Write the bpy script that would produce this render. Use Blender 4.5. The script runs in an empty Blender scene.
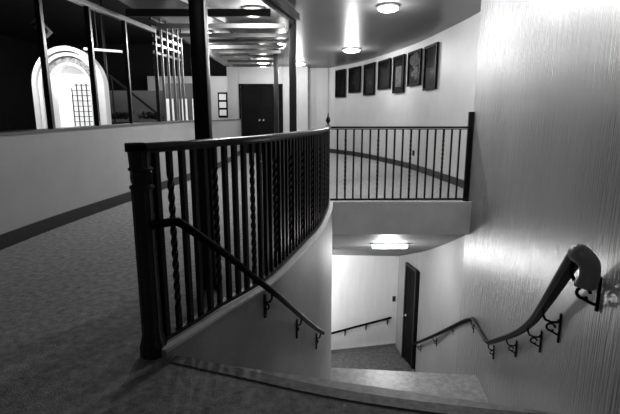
import bpy, bmesh, math, random
from mathutils import Vector, Matrix
random.seed(7)
C = bpy.context.scene.collection
V = Vector
# ------------------------------------------------------------------ camera, world, lights, exposure
cam_d = bpy.data.cameras.new('camera'); cam = bpy.data.objects.new('camera', cam_d); C.objects.link(cam)
cam_d.sensor_width = 36.0; cam_d.lens = 450.0 / 620.0 * 36.0; cam_d.clip_start = 0.02
cam.location = (0, 0, 1.1); cam.rotation_euler = (math.radians(90) - math.atan(90 / 450), 0, 0)
sc = bpy.context.scene; sc.camera = cam
w = bpy.data.worlds.new('world'); sc.world = w; w.use_nodes = True
w.node_tree.nodes['Background'].inputs[0].default_value = (1, 1, 1, 1)
w.node_tree.nodes['Background'].inputs[1].default_value = 0.02
vs = sc.view_settings
vs.view_transform = 'Standard'; vs.look = 'None'; vs.gamma = 1; vs.use_curve_mapping = False
vs.exposure = 0.15
sc.display_settings.display_device = 'sRGB'

def lamp(kind, loc, power, size=.1, rot=None, spot=None, blend=.5, sy=None):
    d = bpy.data.lights.new('lamp', kind); d.energy = power
    if kind == 'AREA':
        d.size = size
        if sy: d.shape = 'RECTANGLE'; d.size_y = sy
    else: d.shadow_soft_size = size
    if kind == 'SPOT': d.spot_size = math.radians(spot); d.spot_blend = blend
    o = bpy.data.objects.new('lamp', d); o.location = loc
    if rot is not None:
        o.rotation_euler = (V(rot) - V(loc)).to_track_quat('-Z', 'Y').to_euler()
    C.objects.link(o); return o
P_CEIL = 85
P_STAIR = 62
lamp('POINT', (1.25, 6.85, -1.02), P_STAIR, .12)                     # the stair's fluorescent fitting
lamp('POINT', (-.9, .3, 2.42), 5, .08)                               # corridor light behind the viewer
lamp('POINT', (-.55, 8.35, -1.75), 120, .12)                           # wall lamp round the corner on the lower landing
lamp('AREA', (-4.9, 8.1, 2.9), 60, .5, (-4.9, 9.4, 1.2))               # display light over the lit arch
lamp('POINT', (-3.3, 14.6, 2.3), 90, .15)                             # lobby behind the corridor
lamp('POINT', (-4.3, 10.9, 2.3), 10, .15)                             # hall lamp beyond the parapet

# ------------------------------------------------------------------ materials
def mat(name, g, rough=.5, var=0.0, scale=6, bump=0.0, bscale=40, stretch=(1, 1, 1), metal=0, spec=.5, coat=0, emit=0, lo=None):
    m = bpy.data.materials.new(name); m.use_nodes = True
    nt = m.node_tree; b = nt.nodes['Principled BSDF']
    b.inputs['Base Color'].default_value = (g, g, g, 1)
    b.inputs['Roughness'].default_value = rough; b.inputs['Metallic'].default_value = metal
    b.inputs['Specular IOR Level'].default_value = spec; b.inputs['Coat Weight'].default_value = coat
    b.inputs['Coat Roughness'].default_value = .12
    tc = nt.nodes.new('ShaderNodeTexCoord'); mp = nt.nodes.new('ShaderNodeMapping')
    mp.inputs['Scale'].default_value = stretch; nt.links.new(tc.outputs['Object'], mp.inputs[0])
    n = nt.nodes.new('ShaderNodeTexNoise'); n.inputs['Scale'].default_value = scale; n.inputs['Detail'].default_value = 6
    n.inputs['Roughness'].default_value = .65
    nt.links.new(mp.outputs[0], n.inputs['Vector'])
    r = nt.nodes.new('ShaderNodeValToRGB'); r.color_ramp.elements[0].position = .3; r.color_ramp.elements[1].position = .7
    a = max(0, g * (1 - var)); c = min(1, g * (1 + var))
    r.color_ramp.elements[0].color = (a, a, a, 1); r.color_ramp.elements[1].color = (c, c, c, 1)
    nt.links.new(n.outputs['Fac'], r.inputs[0]); nt.links.new(r.outputs[0], b.inputs['Base Color'])
    if bump:
        n2 = nt.nodes.new('ShaderNodeTexNoise'); n2.inputs['Scale'].default_value = bscale; n2.inputs['Detail'].default_value = 4
        nt.links.new(mp.outputs[0], n2.inputs['Vector'])
        bp = nt.nodes.new('ShaderNodeBump'); bp.inputs['Strength'].default_value = bump; bp.inputs['Distance'].default_value = .01
        nt.links.new(n2.outputs['Fac'], bp.inputs['Height']); nt.links.new(bp.outputs[0], b.inputs['Normal'])
    if emit:
        b.inputs['Emission Color'].default_value = (1, 1, 1, 1); b.inputs['Emission Strength'].default_value = emit
    return m
M = {}
M['wall_gloss'] = mat('wall_gloss_paint', .24, .30, .12, 4, 1.0, 9, (5, 5, .6), spec=.5)
M['wall_gloss2'] = M['wall_gloss']
M['wall'] = mat('wall_paint', .42, .5, .06, 2, .1, 60)
M['parapet'] = mat('parapet_paint', .34, .5, .07, 2, .08, 50)
M['wall_stair'] = mat('stairwell_plaster', .36, .6, .10, 4, .2, 50)
M['wall_low'] = mat('lower_wall_paint', .75, .35, .05, 3, .5, 30, (3, 3, .5))
M["soffit"] = mat("soffit_paint", .15, .6, .1, 3)
M['ceiling'] = mat('ceiling_gloss', .06, .36, .25, 1.3, .15, 7, spec=.6)
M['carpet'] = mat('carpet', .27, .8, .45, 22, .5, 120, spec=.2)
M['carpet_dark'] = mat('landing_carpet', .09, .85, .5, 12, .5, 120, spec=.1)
M['handrail'] = mat('handrail_paint', .003, .35, .3, 5, spec=.03)
M['nosing'] = mat('nosing_strip', .13, .6, .5, 30)
M['stair'] = mat('stair_terrazzo', .3, .45, .35, 14, .15, 80)
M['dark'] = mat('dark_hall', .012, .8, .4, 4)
M['darkwood'] = mat('dark_wood', .008, .4, .4, 5, .1, 30, (1, 1, .2), spec=.25)
M['rail'] = mat('rail_wood', .008, .3, .3, 5, .05, 20, spec=.12)
M['railend'] = mat('rail_end_lit', .4, .3, .3, 5, .05, 20, spec=.6)  # dark rail end given a pale base for the light on its front
M['iron'] = mat('wrought_iron', .008, .5, .3, 20, .1, 80, spec=.25)
M['post'] = mat('newel_wood', .02, .5, .5, 14, .4, 60)
M['base'] = mat('baseboard', .015, .4, .2, 6)
M['steel'] = mat('painted_steel', .012, .35, .2, 6, spec=.25)
M['alu'] = mat('brushed_mullion', .22, .35, .1, 6, metal=.7)
M['bar'] = mat('grille_bar', .09, .35, .15, 6)
M['bardark'] = mat('grille_beam', .03, .35, .2, 6)
M['white'] = mat('white_plaster', .75, .6, .05, 5)
M['mosaic'] = mat('mosaic_band', .25, .5, .9, 20)
M['lamp'] = mat('lamp_diffuser', .8, .4, emit=14)
M['tube'] = mat('fluorescent_diffuser', .8, .4, emit=16)
M['metal'] = mat('lamp_rim', .5, .3, .05, 6, metal=.8)
M['frame'] = mat('picture_frame', .003, .4, .2, 8, spec=.03)
M['print'] = mat('picture_print', .004, .1, .7, 5, spec=.04)
M['pic_mid'] = mat('picture_midtone', .009, .1, .8, 8, spec=.04)
M['pic_light'] = mat('picture_light', .06, .1, .7, 10, spec=.05)
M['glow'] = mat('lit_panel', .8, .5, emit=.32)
M['fascia'] = mat('fascia_plaster', .8, .5, .08, 4)
M['grey'] = mat('grey_plastic', .1, .4)
M['door'] = mat('door_wood', .006, .6, .35, 4, .3, 25, (1, 1, .2), spec=.04)
M['foliage'] = mat('foliage', .012, .7, .5, 12)

# ------------------------------------------------------------------ helpers
def obj(name, bm, m, parent=None, smooth=False, kind=None, label=None):
    bmesh.ops.recalc_face_normals(bm, faces=bm.faces[:])
    me = bpy.data.meshes.new(name); bm.to_mesh(me); bm.free(); me.materials.append(m)
    if smooth:
        for p in me.polygons: p.use_smooth = True
        me.set_sharp_from_angle(angle=math.radians(35))
    o = bpy.data.objects.new(name, me); C.objects.link(o)
    if parent: o.parent = parent
    if kind: o['kind'] = kind
    if label: o['label'] = label
    return o
def thing(name, label, cat, loc=(0, 0, 0), rz=0, group=None):
    o = bpy.data.objects.new(name, None); o.empty_display_size = .1; C.objects.link(o)
    o.location = loc; o.rotation_euler = (0, 0, rz); o['label'] = label; o['category'] = cat
    if group: o['group'] = group
    return o
def dup(r, loc, rz, label, group=None):
    n = r.copy(); C.objects.link(n); n.location = loc; n.rotation_euler = (0, 0, rz); n['label'] = label
    if group: n['group'] = group
    for ch in r.children:
        c = ch.copy(); C.objects.link(c); c.parent = n
        for g in ch.children:
            d = g.copy(); C.objects.link(d); d.parent = c
    return n
def tag(o, label, cat, group=None):
    o['label'] = label; o['category'] = cat
    if group: o['group'] = group
    return o
def BM(): return bmesh.new()
def box(bm, c, s, rz=0, rot=None, bev=0):
    g = bmesh.ops.create_cube(bm, size=1)
    R = rot if rot is not None else Matrix.Rotation(rz, 4, 'Z')
    bmesh.ops.transform(bm, verts=g['verts'], matrix=Matrix.Translation(c) @ R @ Matrix.Diagonal((s[0], s[1], s[2], 1)))
    if bev:
        es = list({e for v in g['verts'] for e in v.link_edges})
        bmesh.ops.bevel(bm, geom=es, offset=bev, segments=2, affect='EDGES', profile=.6)
def lathe(bm, prof, c=(0, 0, 0), n=20, flute=0, M4=None):
    rings = []
    for r, z in prof:
        ring = []
        for k in range(n):
            a = 2 * math.pi * k / n; rr = r * (1 - (flute if k % 2 else 0)) if r > 0 else 0
            p = V((rr * math.cos(a), rr * math.sin(a), z))
            if M4: p = M4 @ p
            ring.append(bm.verts.new(p + V(c)))
        rings.append(ring)
    for a, b in zip(rings, rings[1:]):
        for k in range(n): bm.faces.new((a[k], a[(k + 1) % n], b[(k + 1) % n], b[k]))
    bm.faces.new(rings[0][::-1]); bm.faces.new(rings[-1])
def cat(pts, n=5):
    P = [V(p) for p in pts]; out = []
    for i in range(len(P) - 1):
        p0 = P[i - 1] if i else P[0] * 2 - P[1]; p1 = P[i]; p2 = P[i + 1]
        p3 = P[i + 2] if i + 2 < len(P) else P[-1] * 2 - P[-2]
        for k in range(n):
            t = k / n
            out.append(.5 * ((2 * p1) + (p2 - p0) * t + (2 * p0 - 5 * p1 + 4 * p2 - p3) * t * t + (3 * p1 - p0 - 3 * p2 + p3) * t ** 3))
    out.append(P[-1].copy()); return out
def sweep(bm, path, prof, up=V((0, 0, 1))):
    """prof: list of (side, up) coordinates; parallel transported along path"""
    path = [V(p) for p in path]; T = []
    for i in range(len(path)):
        a = path[max(0, i - 1)]; b = path[min(len(path) - 1, i + 1)]; T.append((b - a).normalized())
    s = T[0].cross(up)
    s = s.normalized() if s.length > 1e-4 else V((1, 0, 0))
    rings = []
    for i, p in enumerate(path):
        if i:
            q = T[i - 1].rotation_difference(T[i]); s = (q @ s)
        s = (s - T[i] * s.dot(T[i])).normalized(); u = s.cross(T[i]).normalized()
        rings.append([bm.verts.new(p + s * x + u * y) for x, y in prof])
    n = len(prof)
    for a, b in zip(rings, rings[1:]):
        for k in range(n): bm.faces.new((a[k], a[(k + 1) % n], b[(k + 1) % n], b[k]))
    bm.faces.new(rings[0][::-1]); bm.faces.new(rings[-1])
def circ(r, n=8, ry=None): return [(r * math.cos(2 * math.pi * k / n), (ry or r) * math.sin(2 * math.pi * k / n)) for k in range(n)]
def rect(wd, h): return [(-wd / 2, -h / 2), (wd / 2, -h / 2), (wd / 2, h / 2), (-wd / 2, h / 2)]
def normals(P):
    N = []
    for i in range(len(P)):
        d = P[min(len(P) - 1, i + 1)] - P[max(0, i - 1)]; d = V((d.x, d.y)).normalized(); N.append(V((d.y, -d.x)))
    return N                                      # to the right of the walking direction
def off(P, d):
    P = [V((p[0], p[1])) for p in P]
    return [p + n * d for p, n in zip(P, normals(P))]
def strip(bm, P, a, b, z0, z1, ztop=None):
    """solid wall along polyline P between offsets a and b (right positive)"""
    A = off(P, a); B = off(P, b); rings = []
    for i in range(len(A)):
        zz0 = z0[i] if isinstance(z0, list) else z0; zz1 = z1[i] if isinstance(z1, list) else z1
        rings.append([bm.verts.new((A[i].x, A[i].y, zz0)), bm.verts.new((B[i].x, B[i].y, zz0)),
                      bm.verts.new((B[i].x, B[i].y, zz1)), bm.verts.new((A[i].x, A[i].y, zz1))])
    for r, q in zip(rings, rings[1:]):
        for k in range(4): bm.faces.new((r[k], r[(k + 1) % 4], q[(k + 1) % 4], q[k]))
    bm.faces.new(rings[0][::-1]); bm.faces.new(rings[-1])
def slab(bm, poly, z0, z1):
    vs_ = [bm.verts.new((p[0], p[1], z1)) for p in poly]; f = bm.faces.new(vs_)
    g = bmesh.ops.extrude_face_region(bm, geom=[f])
    bmesh.ops.translate(bm, verts=[e for e in g['geom'] if isinstance(e, bmesh.types.BMVert)], vec=(0, 0, z0 - z1))
    bmesh.ops.triangulate(bm, faces=[f for f in bm.faces if len(f.verts) > 4])
def resample(P, step, start=0, end=0):
    P = [V(p) for p in P]; L = [0]
    for a, b in zip(P, P[1:]): L.append(L[-1] + (b - a).length)
    tot = L[-1] - start - end; n = max(1, round(tot / step)); out = []
    for k in range(n + 1):
        s = start + tot * k / n
        i = max(j for j in range(len(L)) if L[j] <= s + 1e-9); i = min(i, len(P) - 2)
        t = (s - L[i]) / (L[i + 1] - L[i]); p = P[i].lerp(P[i + 1], t); d = (P[i + 1] - P[i]).normalized()
        out.append((p, math.atan2(d.y, d.x)))
    return out
def at_y(P, y):
    for a, b in zip(P, P[1:]):
        if min(a.y, b.y) - 1e-6 <= y <= max(a.y, b.y) + 1e-6:
            t = (y - a.y) / (b.y - a.y) if abs(b.y - a.y) > 1e-9 else 0
            return a.lerp(b, t)
    return P[-1] if y > P[-1].y else P[0]

# ------------------------------------------------------------------ plan curves
ZC = 2.57
curve = cat([(-.72, 1.935), (-.615, 2.15), (-.5, 2.40), (-.31, 2.77), (-.16, 3.3), (-.05, 3.75), (.05, 4.15), (.12, 4.55), (.2, 5.2), (.23, 5.66)], 4)
rwall = [V((.80, -1.5)), V((.80, .85))] + cat([(.835, 1.03), (.93, 1.3), (1.10, 1.71), (1.30, 2.16), (1.56, 2.76), (1.80, 3.46), (2.03, 4.57), (2.08, 5.3), (2.08, 5.85)], 4)
rwall_low = cat([(2.08, 5.85), (2.16, 6.8), (2.19, 7.8), (2.16, 8.4)], 3)
pwall = cat([(2.42, 5.0), (2.42, 6.0), (2.42, 6.95), (2.36, 7.8), (2.17, 9.6), (1.75, 11.5), (1.31, 12.9), (.65, 14.2), (0, 15.1)], 6)
lwall = cat([(-2.75, -1.5), (-2.7, 2), (-2.62, 3.65), (-2.56, 4.6), (-2.41, 5.87), (-2.25, 7.1), (-2.12, 8.1), (-2.02, 9.5), (-2.0, 11), (-2.1, 13.98)], 4)
cR = off(curve, .06); cL = off(curve, -.035)

# ------------------------------------------------------------------ setting
edge = [(-.62, 1.93), (-.26, 1.80), (.04, 1.69), (.36, 1.60), (.72, 1.53), (1.02, 1.49)]
E_ = [V(p) for p in edge]
poly = [(-2.8, -1.5)] + [(p.x, p.y) for p in rwall if p.y < 1.4] + [(1.0, 1.46)] + edge[::-1][0:] + [(-.76, 1.93)] + [(p.x, p.y) for p in cL] \
    + [(.20, 5.72), (2.08, 5.72), (2.08, 5.85), (2.42, 5.86)] + [(p.x, p.y) for p in pwall if p.y > 5.9][:-1] + [(.3, 14.7), (-2.1, 14.2)] + [(p.x, p.y) for p in lwall[::-1]]
bm = BM(); slab(bm, poly, -.40, 0); obj('floor', bm, M['carpet'], kind='structure')
# stone fascia of the far slab
bm = BM(); box(bm, (1.155, 5.70, -.185), (1.85, .04, .43)); obj('trim_1', bm, M['fascia'], kind='structure')
bm = BM(); ne = cat(edge, 4); strip(bm, ne, -.0, .06, .0, .006); obj('trim_3', bm, M['nosing'], kind='structure')
bm = BM(); strip(bm, [(p.x, p.y) for p in curve], .022, .064, .03, .045); obj('trim_4', bm, M['white'], smooth=True, kind='structure')
# wall with curb under the balustrade
bm = BM(); strip(bm, [(p.x, p.y) for p in curve], -.035, .06, -4.0, .035); obj('wall_stair_left', bm, M['wall_stair'], smooth=True, kind='structure')
bm = BM(); strip(bm, [(.23, 5.74), (.20, 7.9)], -.0, .06, -4.0, -.42); obj('wall_stair_back', bm, M['wall_stair'], kind='structure')
# right wall
bm = BM(); strip(bm, rwall, 0, .22, -4.1, ZC); obj('wall_right', bm, M['wall_gloss'], smooth=True, kind='structure')
bm = BM(); strip(bm, rwall_low, 0, .22, -4.1, -.41); strip(bm, [(2.03, 8.99), (1.99, 9.12), (1.94, 9.4)], 0, .2, -4.1, -.9)
obj('wall_lower_right', bm, M['wall_gloss2'], smooth=True, kind='structure')
bm = BM(); strip(bm, [(2.16, 8.4), (2.11, 8.6), (2.03, 8.99)], 0, .2, -1.88, -.9); obj('wall_over_door', bm, M['wall_gloss2'], kind='structure')
fw = [(-2.2, 8.56), (.44, 9.09), (2.0, 9.42)]
bm = BM(); strip(bm, fw, -.2, 0, -4.1, -.9); obj('wall_lower_far', bm, M['wall_low'], kind='structure')
bm = BM(); strip(bm, [(.2, 9.04), (.44, 9.09), (1.93, 9.405)], 0, .015, -4.0, -3.93); obj('baseboard_lower_far', bm, M['soffit'], kind='structure')
bm = BM(); strip(bm, [(-2.2, 7.7), (.2, 7.9)], -.1, 0, -4.9, -.4); obj('wall_lower_near', bm, M['wall_low'], kind='structure')
bm = BM(); box(bm, (-2.25, 8.2, -2.7), (.1, 1.3, 4.4)); obj('wall_lower_left', bm, M['wall_low'], kind='structure')
# sloped ceiling above the stairs
bm = BM()
q = [(-2.3, 5.73, -.41), (2.3, 5.73, -.41), (2.3, 9.6, -1.95), (-2.3, 9.6, -1.95)]
a = [bm.verts.new(p) for p in q]; b = [bm.verts.new((p[0], p[1], p[2] + .08 if p[1] > 6 else p[2] + .005)) for p in q]
bm.faces.new(a); bm.faces.new(b[::-1])
for k in range(4): bm.faces.new((a[k], a[(k + 1) % 4], b[(k + 1) % 4], b[k]))
obj('ceiling_stair', bm, M['soffit'], kind='structure')
# steps and landings
stair = thing('staircase', 'grey terrazzo steps with a square landing dropping away below the near floor edge', 'staircase', (0, 0, 0))
L0, L1, R0, R1 = 1.93, 4.3, 1.49, 4.1
def edge_at(n, N, l0, l1, r0, r1, lc, rc):
    yl = l0 + (l1 - l0) * n / N; yr = r0 + (r1 - r0) * n / N
    a = at_y(lc, yl); b = at_y(rc, yr); return [V((a.x + .004, a.y)), V((b.x - .004, b.y))]
N = 11
EE = [edge_at(n, N - 1, L0 + .03, L1, R0 + .02, R1, cR, rwall) for n in range(N)]
for n in range(1, N):
    z = -.187 * n; bm = BM(); p0, p1 = EE[n - 1], EE[n]
    slab(bm, [p0[0], p0[1], p1[1], p1[0]], z - .30, z); obj('step', bm, M['stair'], stair)
lp = [p for p in cR if 4.3 < p.y < 5.27] ; rp = [p for p in rwall if 4.1 < p.y < 5.1]
landpoly = [EE[-1][0]] + [V((p.x + .004, p.y)) for p in lp] + [V((at_y(cR, 5.27).x + .004, 5.27)), V((at_y(rwall, 5.1).x - .004, 5.1))] + [V((p.x - .004, p.y)) for p in rp[::-1]] + [EE[-1][1]]
bm = BM(); slab(bm, landpoly, -2.36, -2.06); obj('landing', bm, M['stair'], stair)
st2 = thing('staircase', 'lower flight of dark steps running from the square landing down to the door', 'staircase', (0, 0, 0))
lc = [V((at_y(cR, 5.27).x, 5.27)), V((.285, 5.66)), V((.265, 8.0))]; rc = rwall + rwall_low
prev = [V((at_y(cR, 5.27).x + .004, 5.275)), V((at_y(rwall, 5.1).x - .004, 5.105))]
for n in range(1, 11):
    z = -2.06 - .1764 * n; cur = edge_at(n, 10, 5.27, 7.95, 5.1, 7.8, lc, rc)
    bm = BM(); slab(bm, [prev[0], prev[1], cur[1], cur[0]], z - .28, z); obj('step', bm, M['stair'], st2); prev = cur
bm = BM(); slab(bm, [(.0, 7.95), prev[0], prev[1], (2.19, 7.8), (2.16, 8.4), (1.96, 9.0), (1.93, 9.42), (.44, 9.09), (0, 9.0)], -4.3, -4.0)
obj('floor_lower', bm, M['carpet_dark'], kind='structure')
bm = BM()
for k in range(5): box(bm, (-.14 - .28 * k, 8.36, -4.25 - .08 * k), (.28, 1.2, .2 + .1 * 0))
obj('floor_lower_steps', bm, M['stair'], kind='structure')
# parapet on the left, with cap
ht = [.945 + .075 * min(1, max(0, (p.y - 3.8) / 4)) for p in lwall]
bm = BM(); strip(bm, lwall, -.16, 0, -.4, ht); obj('wall_left', bm, M['parapet'], smooth=True, kind='structure')
bm = BM(); strip(bm, lwall, -.18, .02, ht, [h + .022 for h in ht]); obj('trim_2', bm, M['grey'], smooth=True, kind='structure')
bm = BM(); strip(bm, lwall, 0, .015, 0, .125); obj('baseboard_left', bm, M['base'], smooth=True, kind='structure')
# picture wall
bm = BM(); strip(bm, pwall[4:], 0, .2, -.4, ZC) if False else strip(bm, pwall[::-1], -.2, 0, -.4, ZC)
obj('wall_curved', bm, M['wall'], smooth=True, kind='structure')
bm = BM(); pb = [p for p in pwall if p.y > 5.9]; strip(bm, pb[::-1], 0, .015, 0, .125); obj('baseboard_curved', bm, M['base'], smooth=True, kind='structure')
# far wall with the double door opening
bm = BM(); y = 14.05
box(bm, (-2.31, y, ZC / 2), (.36, .16, ZC)); box(bm, (-.45, y, ZC / 2), (.76, .16, ZC)); box(bm, (-1.48, y, 2.06 + (ZC - 2.06) / 2), (1.32, .16, ZC - 2.06))
box(bm, (.2, y + .35, ZC / 2), (.7, .16, ZC))
obj('wall_far', bm, M['wall'], kind='structure')
# ceiling
bm = BM(); slab(bm, [(-2.5, -1.5), (1.2, -1.5), (1.2, 1.3), (2.6, 5.2), (2.65, 8), (2.2, 11), (1.5, 13.5), (.2, 15.2), (-2.4, 15.2)], ZC, ZC + .1); obj('ceiling', bm, M['ceiling'], kind='structure')
# dark hall beyond the parapet
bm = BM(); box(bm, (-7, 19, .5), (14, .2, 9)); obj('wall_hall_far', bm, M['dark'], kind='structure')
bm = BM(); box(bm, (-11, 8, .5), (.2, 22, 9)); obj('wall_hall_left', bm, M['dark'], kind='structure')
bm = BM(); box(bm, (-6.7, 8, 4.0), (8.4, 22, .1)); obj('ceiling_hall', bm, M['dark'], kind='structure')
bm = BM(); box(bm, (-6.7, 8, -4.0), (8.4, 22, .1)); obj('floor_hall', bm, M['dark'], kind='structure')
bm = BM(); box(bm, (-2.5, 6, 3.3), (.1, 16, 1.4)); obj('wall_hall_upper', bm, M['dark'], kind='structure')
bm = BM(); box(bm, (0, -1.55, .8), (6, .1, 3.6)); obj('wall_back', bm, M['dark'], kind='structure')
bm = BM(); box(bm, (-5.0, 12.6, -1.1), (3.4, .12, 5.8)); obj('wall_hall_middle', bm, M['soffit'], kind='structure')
bm = BM(); box(bm, (-3.9, 16.4, .2), (3.6, .12, 4.6)); obj('wall_lobby', bm, M['wall'], kind='structure')

# ------------------------------------------------------------------ far double door
def leaf(bm, w_, h, rows=3):
    box(bm, (w_ / 2, 0, h / 2), (w_, .045, h))
    for r in range(rows):
        z0 = .15 + r * (h - .2) / rows; hh = (h - .2) / rows - .12
        for a_ in ((w_ / 2, z0 + .0, w_ - .2, .025), (w_ / 2, z0 + hh, w_ - .2, .025)): box(bm, (a_[0], -.03, a_[1]), (a_[2], .02, a_[3]))
        for x in (.1, w_ - .1): box(bm, (x, -.03, z0 + hh / 2), (.025, .02, hh))
bm = BM()
for x in (-2.115, -.845): box(bm, (x, 13.96, 1.03), (.05, .05, 2.06))
box(bm, (-1.48, 13.96, 2.05), (1.32, .05, .05))
d1 = obj('door_1', bm, M['door'], kind='structure')
for s, x in ((1, -2.09), (0, -1.475)):
    bm = BM(); leaf(bm, .605, 2.02); lf = obj('door_leaf', bm, M['door'], d1); lf.location = (x, 14.02, .005)
    bm = BM(); lathe(bm, [(.03, 0), (.03, .01), (.012, .02), (.012, .05), (.028, .06), (.02, .08), (0.001, .085)], n=12, M4=Matrix.Rotation(math.radians(90), 4, 'X'))
    h = obj('door_handle', bm, M['metal'], lf, True); h.location = (.55 if s else .055, -.02, 1.0)
# lower door, dark panelled, in the right wall
a = V((2.135, 8.46)); b = V((2.03, 8.97)); dv = (b - a); ang = math.atan2(dv.y, dv.x)
bm = BM(); W = dv.length
for x in (.02, W - .02): box(bm, (x, 0, 1.05), (.05, .09, 2.12))
box(bm, (W / 2, 0, 2.11), (W, .09, .05))
d2 = obj('door_2', bm, M['darkwood'], kind='structure'); d2.location = (a.x, a.y, -4.0); d2.rotation_euler = (0, 0, ang)
bm = BM(); box(bm, (W / 2, .0, 1.05), (W - .08, .05, 2.08))
for r in range(4):
    for k in range(2):
        cx = W / 2 + (-.5 + k) * .2; z = .3 + r * .5
        box(bm, (cx, .025, z), (.15, .01, .36)); 
lf = obj('door_leaf', bm, M['door'], d2)
bm = BM(); lathe(bm, [(.03, 0), (.012, .02), (.012, .05), (.03, .07), (.001, .085)], n=12, M4=Matrix.Rotation(math.radians(-90), 4, 'X')); h = obj('door_handle', bm, M['metal'], lf, True); h.location = (W - .1, .03, 1.0)

# ------------------------------------------------------------------ balustrades
def bar_bm(h, tw=False, s=.013):
    bm = BM()
    if not tw: box(bm, (0, 0, h / 2), (2 * s, 2 * s, h))
    else:
        n = 60; rings = []; s *= (.93 if s > .011 else 1.15)
        for i in range(n + 1):
            t = i / n; a_ = 0 if t < .12 else (min(t, .88) - .12) / .76 * math.pi * 6
            rings.append([bm.verts.new((s * 1.35 * math.cos(a_ + k * math.pi / 2 + math.pi / 4), s * 1.35 * math.sin(a_ + k * math.pi / 2 + math.pi / 4), h * t)) for k in range(4)])
        for r, q_ in zip(rings, rings[1:]):
            for k in range(4): bm.faces.new((r[k], r[(k + 1) % 4], q_[(k + 1) % 4], q_[k]))
        bm.faces.new(rings[0][::-1]); bm.faces.new(rings[-1])
    return bm
def cap_prof(w_=.062, h=.032):
    return [(-w_ * .38, -h / 2), (w_ * .38, -h / 2), (w_ / 2, -h * .1), (w_ * .46, h * .3), (w_ * .25, h / 2), (-w_ * .25, h / 2), (-w_ * .46, h * .3), (-w_ / 2, -h * .1)]
def balustrade(root, P, z0, ztop, step, phase, s=.013, cap=.062, start=.12, end=.08):
    bm = BM(); sweep(bm, [(p.x, p.y, z0 + .03) for p in P], rect(.034, .022)); obj('bottom_rail', bm, M['iron'], root)
    bm = BM(); sweep(bm, [(p.x, p.y, ztop - .016) for p in P], cap_prof(cap, cap * .5)); obj('top_rail', bm, M['rail'], root, True)
    bm = BM(); sweep(bm, [(p.x, p.y, ztop - .038) for p in P], rect(.03, .012)); obj('sub_rail', bm, M['iron'], root)
    h = ztop - .044 - (z0 + .041)
    pl = tw = None
    for i, (p, a_) in enumerate(resample(P, step, start, end)):
        t = i % 4 == phase
        src = tw if t else pl
        if src is None:
            src = obj('baluster', bar_bm(h, t, s), M['iron'], root)
            if t: tw = src; src['label'] = 'twisted iron baluster'
            else: pl = src
            o = src
        else: o = src.copy(); C.objects.link(o)
        o.parent = root; o.location = (p.x, p.y, z0 + .041); o.rotation_euler = (0, 0, a_)
bal = thing('balustrade', 'long curved black iron balustrade sweeping from the near newel post along the stairwell', 'railing')
balustrade(bal, curve, .035, .99, .085, 1, start=.075)
# scroll end of the cap rail beyond the newel
bm = BM(); sweep(bm, [(-.787, 1.925, .974), (-.76, 1.935, .974), (-.715, 1.955, .974)], cap_prof(.085, .036)); obj('rail_end', bm, M['rail'], bal, True)
bm = BM()
R8 = [(.062, 0), (.062, .05), (.056, .07), (.052, .09)]
lathe(bm, R8 + [(.048, .10), (.047, .79)], (0, 0, 0), 24, .10)
lathe(bm, [(.050, .79), (.053, .797), (.053, .803), (.047, .808)], n=24); box(bm, (0, 0, .84), (.082, .082, .056), bev=.006)
lathe(bm, [(.047, .870), (.053, .876), (.053, .882), (.046, .888)], n=24); lathe(bm, [(.046, .886), (.049, .95), (.056, .958)], n=24, flute=.1)
for a_ in range(4):
    R = Matrix.Rotation(a_ * math.pi / 2, 4, 'Z')
    pts = [R @ V((.042, .026 * math.cos(t) * (1 - t / 9), .84 + .02 * math.sin(t) * (1 - t / 9))) for t in [k * .5 for k in range(15)]]
    sweep(bm, pts, circ(.0025, 5), up=V((1, 0, .1)))
nw = obj('newel_post', bm, M['post'], bal, True); nw.location = (-.738, 1.955, 0); nw.rotation_euler = (0, 0, .5)
bm = BM(); box(bm, (0, 0, .49), (.045, .045, .98), bev=.004)
n2 = obj('newel_post', bm, M['iron'], bal); n2.location = (.225, 5.69, .0)
bm = BM(); lathe(bm, [(.026, 0), (.03, .008), (.02, .018), (.011, .03), (.013, .04), (.026, .058), (.03, .078), (.022, .1), (.01, .125), (.006, .145), (.009, .155), (.001, .165)], n=14)
fn = obj('finial', bm, M['iron'], n2, True); fn.location = (0, 0, .985)
bal2 = thing('balustrade', 'straight black iron railing across the far side of the stairwell, under the framed pictures', 'railing')
P2 = [V((.26, 5.70)), V((2.05, 5.735))]
balustrade(bal2, P2, -.0 + .03, .99, .103, 1, .010, .045, .085, .06)
bm = BM(); box(bm, (0, 0, .58), (.07, .04, 1.17), bev=.004); e = obj('end_panel', bm, M['darkwood'], bal2); e.location = (2.035, 5.79, 0)

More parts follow.
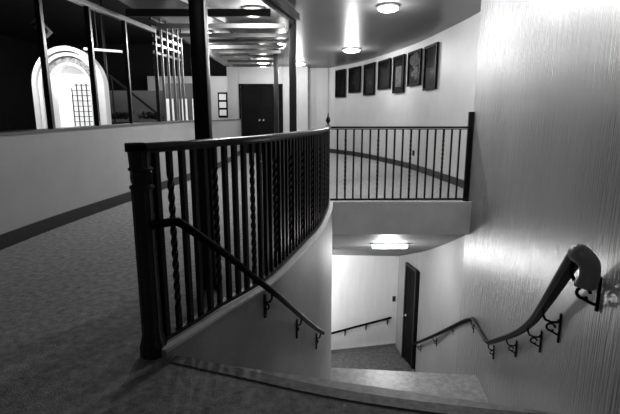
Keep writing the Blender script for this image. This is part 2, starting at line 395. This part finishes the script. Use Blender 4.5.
# ------------------------------------------------------------------ handrails with scroll brackets
RP = [(-.026, -.008), (-.016, -.02), (.016, -.02), (.026, -.008), (.028, .006), (.02, .019), (.0, .024), (-.02, .019), (-.028, .006)]
def bracket(root, p, wall_dir, reach=.09, h=.15):
    """p under the rail, wall_dir = unit 2D vector towards the wall"""
    wd = V((wall_dir[0], wall_dir[1], 0)).normalized(); a_ = math.atan2(wd.y, wd.x)
    bm = BM(); box(bm, (reach - .008, 0, -.09), (.012, .024, h), bev=.004)
    pl = obj('wall_plate', bm, M['iron'], root); pl.location = p; pl.rotation_euler = (0, 0, a_)
    bm = BM()
    sweep(bm, [(0, 0, .0), (0, 0, -.03), (.012, 0, -.055), (.04, 0, -.065), (.07, 0, -.06), (reach - .012, 0, -.045)], circ(.007, 6), up=V((0, 1, 0)))
    sweep(bm, [(.042 + .02 * math.cos(t), 0, -.092 + .02 * math.sin(t)) for t in [k * math.pi / 8 for k in range(15)]], circ(.006, 6), up=V((0, 1, 0)))
    sweep(bm, [(.042, 0, -.112), (.06, 0, -.122), (reach - .012, 0, -.13)], circ(.006, 6), up=V((0, 1, 0)))
    br = obj('scroll_bracket', bm, M['iron'], root, True); br.location = p; br.rotation_euler = (0, 0, a_)
# right handrail
rr = [(.871, 1.40, .668), (.885, 1.44, .64), (1.02, 1.75, .43), (1.22, 2.2, .134), (1.478, 2.8, -.25), (1.715, 3.5, -.69), (1.96, 4.55, -1.33)]
R1p = cat(rr, 5)
R1p += [V(p) for p in [(1.975, 4.66, -1.36), (2.02, 5.15, -1.36)]] + cat([(2.035, 5.25, -1.38), (2.06, 5.65, -1.61), (2.10, 6.8, -2.37), (2.09, 7.9, -3.1), (2.06, 8.3, -3.36)], 4)
hr = thing('handrail', 'dark handrail on scroll brackets along the curved right wall, with a thick turned-down end', 'handrail')
bm = BM(); sweep(bm, R1p, RP); obj('rail', bm, M['handrail'], hr, True)
bm = BM(); sweep(bm, cat([(.889, 1.375, .572), (.889, 1.362, .605), (.884, 1.362, .643), (.871, 1.385, .668), (.872, 1.41, .664)], 6), circ(.031, 16))
lathe(bm, [(.024, -.008), (.034, -.004), (.034, .006), (.024, .01)], (.889, 1.378, .568), 16); obj('rail_end', bm, M['railend'], hr, True, label='thick end curl, its lit front painted paler than the rail')
RW = rwall + rwall_low
for y in (1.47, 2.2, 2.9, 3.75, 4.55, 5.3, 6.1, 7.1, 8.1):
    i = min(range(len(R1p)), key=lambda k: abs(R1p[k].y - y) + (5 if False else 0))
    a = [(p, q) for p, q in zip(R1p, R1p[1:]) if p.y <= y <= q.y][-1]
    t = (y - a[0].y) / (a[1].y - a[0].y); p = a[0].lerp(a[1], t)
    best = min(RW, key=lambda q: (q - V((p.x, p.y))).length)
    k = RW.index(best); k = max(1, min(len(RW) - 2, k)); d = (RW[k + 1] - RW[k - 1]).normalized(); nrm = V((d.y, -d.x))
    dist = (best - V((p.x, p.y))).dot(nrm)
    bracket(hr, (p.x, p.y, p.z - .018), nrm, max(.05, dist), .12 if y < 1.6 else .16)
# left handrail
rl = [(-.70, 1.94, .63), (-.62, 1.955, .64), (-.585, 1.965, .635), (-.515, 2.06, .54), (-.43, 2.25, .39), (-.33, 2.46, .20), (-.21, 2.71, -.02), (-.08, 3.2, -.38), (.03, 3.66, -.70), (.12, 3.98, -.92)]
hl = thing('handrail', 'dark handrail running from the near newel post down the stairwell wall under the curved balustrade', 'handrail')
R2p = cat(rl, 4); bm = BM(); sweep(bm, R2p, [(x * .85, y_ * .85) for x, y_ in RP]); obj('rail', bm, M['handrail'], hl, True)
for y in (2.64, 3.25, 3.9):
    a = [(p, q) for p, q in zip(R2p, R2p[1:]) if p.y <= y <= q.y][-1]
    t = (y - a[0].y) / (a[1].y - a[0].y); p = a[0].lerp(a[1], t)
    best = min(cR, key=lambda q: (q - V((p.x, p.y))).length); k = max(1, min(len(cR) - 2, cR.index(best)))
    d = (cR[k + 1] - cR[k - 1]).normalized(); nrm = V((-d.y, d.x)); dist = (best - V((p.x, p.y))).dot(nrm)
    bracket(hl, (p.x, p.y, p.z - .015), nrm, max(.04, dist), .16)
# handrail on the lower far wall
r3 = [(1.80, 9.30, -3.26), (1.72, 9.27, -3.27), (1.0, 9.115, -3.39), (.40, 8.99, -3.50), (-.4, 8.82, -3.66)]
h3 = thing('handrail', 'short dark handrail on the pale lower wall left of the panelled door', 'handrail')
bm = BM(); sweep(bm, r3, [(x * .9, y_ * .9) for x, y_ in RP]); obj('rail', bm, M['handrail'], h3, True)
for x in (1.74, 1.25, .78, .42):
    a = [(p, q) for p, q in zip(r3, r3[1:]) if q[0] <= x <= p[0]][0]; t = (x - a[0][0]) / (a[1][0] - a[0][0]); p = V(a[0]).lerp(V(a[1]), t)
    bracket(h3, (p.x, p.y, p.z - .015), (-.2, .98), .078, .16)

# ------------------------------------------------------------------ columns, screen, ceiling grille
def column(x, y, r, label, z1=ZC):
    t = thing('column', label, 'column', (x, y, 0))
    bm = BM(); box(bm, (0, 0, z1 / 2), (2 * r, 2 * r, z1), bev=r * .35); obj('shaft', bm, M['steel'], t, True)
    bm = BM(); box(bm, (0, 0, .02), (2.8 * r, 2.8 * r, .04), bev=.004); obj('base_plate', bm, M['steel'], t)
    return t
column(-.66, 2.83, .048, 'thick dark column just behind the near end of the curved balustrade')
column(-.26, 7.05, .055, 'dark column under the near corner of the ceiling grille, before the pale far wall')
column(-.73, 10.0, .045, 'thin dark column standing in front of the double door')
# mullion screen on the parapet
scr = thing('mullion_screen', 'tall open screen of metal mullions standing on the left parapet', 'screen')
LW = [V((p.x, p.y)) for p in lwall]
mp_ = off(LW, -.08)
def mul(y, w_, m, z1=2.33):
    p = at_y(mp_, y); bm = BM(); zb = .967 + .075 * min(1, max(0, (y - 3.8) / 4)); box(bm, (0, 0, (z1 - zb) / 2), (w_, .07, z1 - zb), bev=.004)
    o = obj('mullion', bm, m, scr); o.location = (p.x, p.y, zb); o.rotation_euler = (0, 0, .15)
for y_, w_ in ((3.55, .05), (4.66, .05), (5.47, .055), (6.26, .045), (7.1, .05)): mul(y_, w_, M['steel'])
for y_ in (7.32, 7.52, 7.72, 7.92, 8.08): mul(y_, .035, M['alu'], ZC)
def seg(y0, y1, n=8): return [at_y(mp_, y0 + (y1 - y0) * k / n) for k in range(n + 1)]
bm = BM(); sweep(bm, [(p.x, p.y, 2.36) for p in seg(2.5, 7.12)], rect(.06, .06)); obj('head_rail', bm, M['alu'], scr, label='bright metal head rail')
for z in (2.05, 2.17, 2.29, 2.41, 2.52):
    bm = BM(); sweep(bm, [(p.x, p.y, z) for p in seg(7.0, 8.02, 3)], rect(.03, .035)); obj('crossbar', bm, M['steel'], scr)
# ceiling grille
gr = thing('ceiling_grille', 'dark beam grille of crossbars hanging below the corridor ceiling beside the columns', 'grille', (0, 0, 0))
ZG = 2.40
for y_, x1, m, h in ((6.11, -.5, 'bardark', .09), (6.95, -.36, 'bar', .06), (7.72, -.34, 'bar', .06), (8.3, -.4, 'bar', .06), (8.95, -.5, 'bar', .06), (9.6, -.6, 'bar', .06), (10.3, -.72, 'bar', .06), (11.2, -.85, 'bar', .06), (12.1, -1.0, 'bar', .06)):
    x0 = at_y(LW, y_).x + .04; bm = BM(); box(bm, ((x0 + x1) / 2, y_, ZG), (x1 - x0, .06, h)); obj('crossbar', bm, M[m], gr)
for pts, m in ((((-.95, 4.0), (-.27, 6.72)), 'bardark'), (((-.80, 3.9), (-.17, 6.72)), 'bardark'), (((-.25, 6.74), (-.30, 8.2), (-.68, 10.0), (-.95, 12.2)), 'bardark'), (((-1.9, 4.0), (-1.24, 6.87)), 'bar'), (((-1.24, 6.9), (-1.3, 9.6), (-1.5, 12.2)), 'bardark')):
    bm = BM(); sweep(bm, [(x, y_, ZG + .075) for x, y_ in pts], rect(.05, .09)); obj('beam', bm, M[m], gr)
for x, y_ in ((-.5, 5.6), (-.29, 7.7), (-.7, 10.1), (-1.3, 9.6), (-1.24, 6.9), (-1.55, 5.4)):
    bm = BM(); box(bm, (x, y_, (ZG + .12 + ZC) / 2), (.03, .03, ZC - ZG - .12)); obj('hanger', bm, M['bardark'], gr)

# ------------------------------------------------------------------ ceiling lights
lights = [(1.3, 5.2, 'round glowing ceiling light over the stairwell, just in front of the railing', .65, .2),
          (1.05, 6.45, 'round glowing ceiling light at the top edge, nearest the curved picture wall', .5, .15),
          (.91, 10.35, 'round glowing ceiling light between the column and the first pictures', .8, .2),
          (-.32, 12.9, 'round glowing ceiling light before the far pale wall, right of the column', .4, .2),
          (-.78, 6.6, 'round ceiling light above the front crossbar of the grille', .9, .16),
          (-1.86, 8.35, 'round ceiling light above the grille beside the thick column', 1.0, .16),
          (-.55, 9.3, 'small round ceiling light above the right end of the grille', .15, .10),
          (-1.25, 12.5, 'round ceiling light behind the last crossbars, over the double door', .4, .18)]
src = None
for x, y_, lab, pw, r in lights:
    if src is None or r != .2:
        t = thing('ceiling_light', lab, 'ceiling light', (x, y_, ZC), 0, 'round ceiling lights')
        bm = BM(); lathe(bm, [(r * .95, -.001), (r, -.01), (r, -.03), (r * .93, -.035)], n=28); obj('rim', bm, M['metal'], t, True)
        bm = BM(); lathe(bm, [(r * .92, -.036), (r * .88, -.055), (r * .6, -.075), (r * .2, -.083), (.002, -.084)], n=28); obj('diffuser', bm, M['lamp'], t, True)
        if src is None: src = t
    else: dup(src, (x, y_, ZC), 0, lab, 'round ceiling lights')
    lamp('POINT', (x, y_, ZC - .22), P_CEIL * pw, .06)

# fluorescent fitting on the sloped stair ceiling
sl = math.atan(1.54 / 3.87)
R = Matrix.Rotation(-sl, 4, 'X')
yy = 6.86; zz = -.41 - .398 * (yy - 5.73)
ft = thing('fluorescent_light', 'bright rectangular fluorescent fitting on the sloped ceiling over the stairs', 'ceiling light', (1.26, yy, zz)); ft.rotation_euler = (-sl, 0, 0)
bm = BM(); box(bm, (0, 0, -.012), (.6, .2, .02), bev=.004); obj('housing', bm, M['metal'], ft)
bm = BM(); box(bm, (0, 0, -.05), (.54, .14, .05), bev=.02); obj('diffuser', bm, M['tube'], ft, True)

# ------------------------------------------------------------------ framed pictures
pics = [((.79, 13.92), (1.04, 13.43), 1.67, 2.455, 'plain', 'leftmost of the seven tall dark framed pictures, nearly black'),
        ((1.13, 13.25), (1.39, 12.63), 1.77, 2.45, 'blob', 'dark framed picture with a small pale figure, second from the left'),
        ((1.46, 12.42), (1.66, 11.79), 1.66, 2.45, 'plain2', 'dark framed picture third from the left, hanging lower than its neighbours'),
        ((1.72, 11.59), (1.89, 10.86), 1.76, 2.44, 'grid', 'framed picture with a grid of pale squares, in the middle of the row'),
        ((1.93, 10.69), (2.06, 10.11), 1.63, 2.43, 'panel', 'framed picture with an upright pale panel, third from the right'),
        ((2.10, 9.91), (2.21, 9.24), 1.73, 2.42, 'cloud', 'framed picture with pale swirling shapes, second from the right'),
        ((2.23, 9.04), (2.30, 8.40), 1.60, 2.41, 'plain2', 'rightmost and largest-looking dark framed picture in the row')]
for (a, b, z0, z1, kind, lab) in pics:
    a = V(a); b = V(b); W = (b - a).length; H = z1 - z0; ang = math.atan2(b.y - a.y, b.x - a.x)
    c = (a + b) / 2
    nrm = V((math.sin(ang), -math.cos(ang)))            # towards the room
    c = c + nrm * .03
    t = thing('framed_picture', lab, 'picture', (c.x, c.y, z0), ang, 'framed pictures on the curved wall')
    bm = BM(); f_ = .045
    for x in (-W / 2 + f_ / 2, W / 2 - f_ / 2): box(bm, (x, 0, H / 2), (f_, .035, H), bev=.004)
    for z in (f_ / 2, H - f_ / 2): box(bm, (0, 0, z), (W - 2 * f_, .035, f_), bev=.004)
    obj('frame', bm, M['frame'], t)
    bm = BM(); box(bm, (0, .008, H / 2), (W - 2 * f_ + .01, .008, H - 2 * f_ + .01)); pr_ = obj('print', bm, M['print'], t)
    iw = W - 2 * f_; ih = H - 2 * f_; bm = BM(); y_ = .0025; mm = M['pic_mid']
    if kind == 'plain':
        box(bm, (0, y_, H * .5), (iw * .7, .003, ih * .6)); mm = M['print']
    elif kind == 'plain2':
        box(bm, (0, y_, H * .45), (iw * .6, .003, ih * .5))
    elif kind == 'blob':
        lathe(bm, [(iw * .14, -.002), (iw * .14, .002)], (0, y_, H * .57), 14, M4=Matrix.Rotation(math.pi / 2, 4, 'X')); lathe(bm, [(iw * .2, -.001), (iw * .2, .001)], (0, y_, H * .42), 14, M4=Matrix.Rotation(math.pi / 2, 4, 'X') @ Matrix.Diagonal((1, 1.4, 1, 1)))
    elif kind == 'grid':
        for i in range(4):
            for j in range(5): box(bm, (-iw * .33 + i * iw * .22, y_, H * .2 + j * ih * .155), (iw * .19, .003, ih * .13))
    elif kind == 'panel':
        box(bm, (0, y_, H * .44), (iw * .62, .003, ih * .62)); mm = M['pic_light']
    elif kind == 'cloud':
        for (x, z, rr_) in ((-.2, .75, .2), (.1, .8, .22), (.25, .68, .16), (0, .6, .15), (.15, .45, .14), (-.1, .35, .13), (.2, .25, .12)):
            lathe(bm, [(iw * rr_, -.001), (iw * rr_, .001)], (x * iw, y_ + random.uniform(-.0008, .0008), z * H), 12, M4=Matrix.Rotation(math.pi / 2, 4, 'X') @ Matrix.Diagonal((1.2, .8, 1, 1)))
        mm = M['pic_light']
    obj('image_area', bm, mm, pr_)

# ------------------------------------------------------------------ lit arch in the hall
ar = thing('lit_arch', 'brightly lit white ribbed arch with mosaic band in the dark hall beyond the parapet', 'arch', (-4.94, 9.5, 0)); ar.rotation_euler = (0, 0, .12)
def arch(bm, r0, r1, y0, y1, zs, zb, n=24, sy=1.0):
    pts = [(-1, zb)] + [(-math.cos(math.pi * k / n), None) for k in range(n + 1)] + [(1, zb)]
    def ring(r, y_):
        out = [bm.verts.new((-r, y_, zb))]
        for k in range(n + 1): out.append(bm.verts.new((-r * math.cos(math.pi * k / n), y_, zs + r * sy * math.sin(math.pi * k / n))))
        out.append(bm.verts.new((r, y_, zb))); return out
    A, B, C_, D = ring(r0, y0), ring(r1, y0), ring(r1, y1), ring(r0, y1)
    R_ = [A, B, C_, D]
    for i in range(len(A) - 1):
        for k in range(4): bm.faces.new((R_[k][i], R_[(k + 1) % 4][i], R_[(k + 1) % 4][i + 1], R_[k][i + 1]))
    bm.faces.new([r[0] for r in R_]); bm.faces.new([r[-1] for r in R_][::-1])
ZB = -3.95
for r0, r1, y0, m, nm in ((.62, .70, 0, 'white', 'outer_rib'), (.54, .61, .08, 'white', 'middle_rib'), (.43, .53, .16, 'mosaic', 'mosaic_band'), (.38, .425, .1, 'white', 'inner_rib')):
    bm = BM(); arch(bm, r0, r1, y0, y0 + .3, 1.72, ZB, sy=1.12); obj(nm, bm, M[m], ar, True)
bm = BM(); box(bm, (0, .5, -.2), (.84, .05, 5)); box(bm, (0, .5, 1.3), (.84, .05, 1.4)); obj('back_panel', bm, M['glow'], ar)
bm = BM()
for k in range(6): box(bm, (-.1 + k * .1, .44, 1.35), (.015, .03, .9))
for k in range(8): box(bm, (.15, .44, 1.0 + k * .11), (.52, .03, .012))
obj('lattice', bm, M['steel'], ar)
bm = BM(); box(bm, (-.25, .42, 1.75), (.3, .05, .06)); obj('light_slot', bm, M['tube'], ar)

o = obj('strip_light', BM(), M['lamp'])
bm = BM(); sweep(bm, [(-4.25, 8.9, 2.36), (-3.55, 8.9, 2.31)], rect(.05, .04)); obj('tube', bm, M['glow'], o)
bm = BM(); sweep(bm, [(-4.0, 8.9, 2.36), (-4.0, 8.9, 3.945)], circ(.008, 6)); obj('stem', bm, M['iron'], o)
tag(o, 'thin bright strip light right of the lit arch', 'light')
bm = BM(); box(bm, (0, 0, 0), (.13, .1, .25), bev=.01)
sp = obj('loudspeaker', bm, M['wall']); sp.location = (-3.72, 6.6, 2.31); sp.rotation_euler = (0, -.7, 0); tag(sp, 'small pale tilted box with round dark holes high beside the leftmost mullion', 'loudspeaker')
bm = BM()
for k in range(3):
    for s in (-1, 1): lathe(bm, [(.022, 0), (.022, .006)], (s * .03, -.05, -.07 + k * .07), 12, M4=Matrix.Rotation(math.pi / 2, 4, 'X'))
obj('speaker_hole', bm, M['dark'], sp)
bm = BM(); sweep(bm, [(-3.72, 6.66, 2.4), (-3.70, 6.66, 3.95)], circ(.012, 6)); obj('hanger', bm, M['iron'], sp).matrix_parent_inverse = (Matrix.Translation((-3.72, 6.6, 2.33)) @ Matrix.Rotation(-.7, 4, 'Y')).inverted()
# stair rail and posts in the hall
bm = BM(); sweep(bm, [(-4.9, 11.4, 2.1), (-3.75, 11.4, 1.15)], rect(.05, .05)); hd = thing('hall_handrail', 'x', 'rail'); obj('rail', bm, M['iron'], hd)
for hx, hz in ((-4.85, 2.05), (-3.8, 1.18)):
    bm = BM(); sweep(bm, [(hx, 11.4, -3.95), (hx, 11.4, hz)], circ(.02, 8)); obj('post', bm, M['iron'], hd, True)
tag(hd, 'dark sloping rail seen between the mullions before the grey hall wall', 'rail')
bm = BM(); sweep(bm, [(-4.62, 10.6, -3.95), (-4.62, 10.6, 3.95)], circ(.035, 10)); hp = obj('hall_post', bm, M['iron'], None, True); tag(hp, 'thin dark post in the hall just right of the lit arch', 'post')
def plant(x, y_, w_, n, lab):
    bm = BM(); random.seed(n)
    for k in range(n):
        a_ = random.uniform(0, 6.28); r = random.uniform(0, w_); h = random.uniform(.02, .14); c_ = V((x + r * math.cos(a_), y_ + .3 * r * math.sin(a_), 1.02 + h))
        d_ = V((random.uniform(-1, 1), random.uniform(-1, 1), random.uniform(.1, 1))).normalized() * .09; s_ = d_.cross(V((0, 0, 1))).normalized() * .025
        vs_ = [bm.verts.new(c_), bm.verts.new(c_ + d_ * .5 + s_), bm.verts.new(c_ + d_), bm.verts.new(c_ + d_ * .5 - s_)]; bm.faces.new(vs_)
    t = thing('trough_plant', lab, 'plant', (0, 0, 0)); obj('foliage', bm, M['foliage'], t)
    bm = BM(); box(bm, (x, y_, -1.5), (w_ * 2, .3, 4.98)); obj('planter', bm, M['dark'], t)
plant(-4.35, 10.4, .35, 300, 'low dark foliage above the parapet between the second and third mullions')
plant(-3.6, 10.3, .3, 280, 'low dark foliage above the parapet before the cluster of mullions')
# lit windows, built as glowing panels on a plinth, behind the dense mullions
ct = thing('lit_windows', 'row of lit windows built as bright upright panels on a grey plinth behind the cluster of mullions', 'window', (-3.25, 11.9, -3.95))
for x in (-.37, -.02, .32):
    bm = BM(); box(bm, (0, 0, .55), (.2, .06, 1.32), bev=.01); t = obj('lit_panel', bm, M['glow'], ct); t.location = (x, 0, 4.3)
bm = BM(); box(bm, (0, 0, 2.05), (1.1, .3, 4.1)); obj('plinth', bm, M['grey'], ct)
bm = BM(); box(bm, (0, .1, 5.0), (1.1, .04, 1.8)); obj('back_board', bm, M['grey'], ct)
# small lit picture in the lobby
t = thing('wall_poster', 'narrow pale poster in a dark frame on the lobby wall left of the double door', 'poster', (-3.08, 16.31, 1.1))
bm = BM(); box(bm, (0, 0, .42), (.34, .03, .86)); obj('frame', bm, M['frame'], t)
bm = BM()
for z in (.15, .42, .69): box(bm, (0, -.02, z), (.24, .02, .2))
obj('print', bm, M['white'], t)
# small fittings
bm = BM(); box(bm, (0, 0, 0), (.07, .02, .12), bev=.004); o = obj('light_switch', bm, M['grey']); o.location = (.33, 14.56, 1.28); o.rotation_euler = (0, 0, -1.1); tag(o, 'small dark wall switch where the curved wall meets the far wall', 'switch')
bm = BM(); box(bm, (0, 0, 0), (.07, .02, .12), bev=.004); o = obj('light_switch', bm, M['base']); o.location = (1.86, 9.375, -2.85); o.rotation_euler = (0, 0, .2); tag(o, 'small dark switch on the lower wall beside the panelled door', 'switch')
bm = BM(); box(bm, (0, 0, 0), (.06, .025, .11), bev=.004); o = obj('socket_box', bm, M['base']); q_ = at_y(pwall, 9.5); o.location = (q_.x - .014, q_.y, .36); o.rotation_euler = (0, 0, -1.36); tag(o, 'small dark socket box low on the curved wall above the baseboard', 'socket')
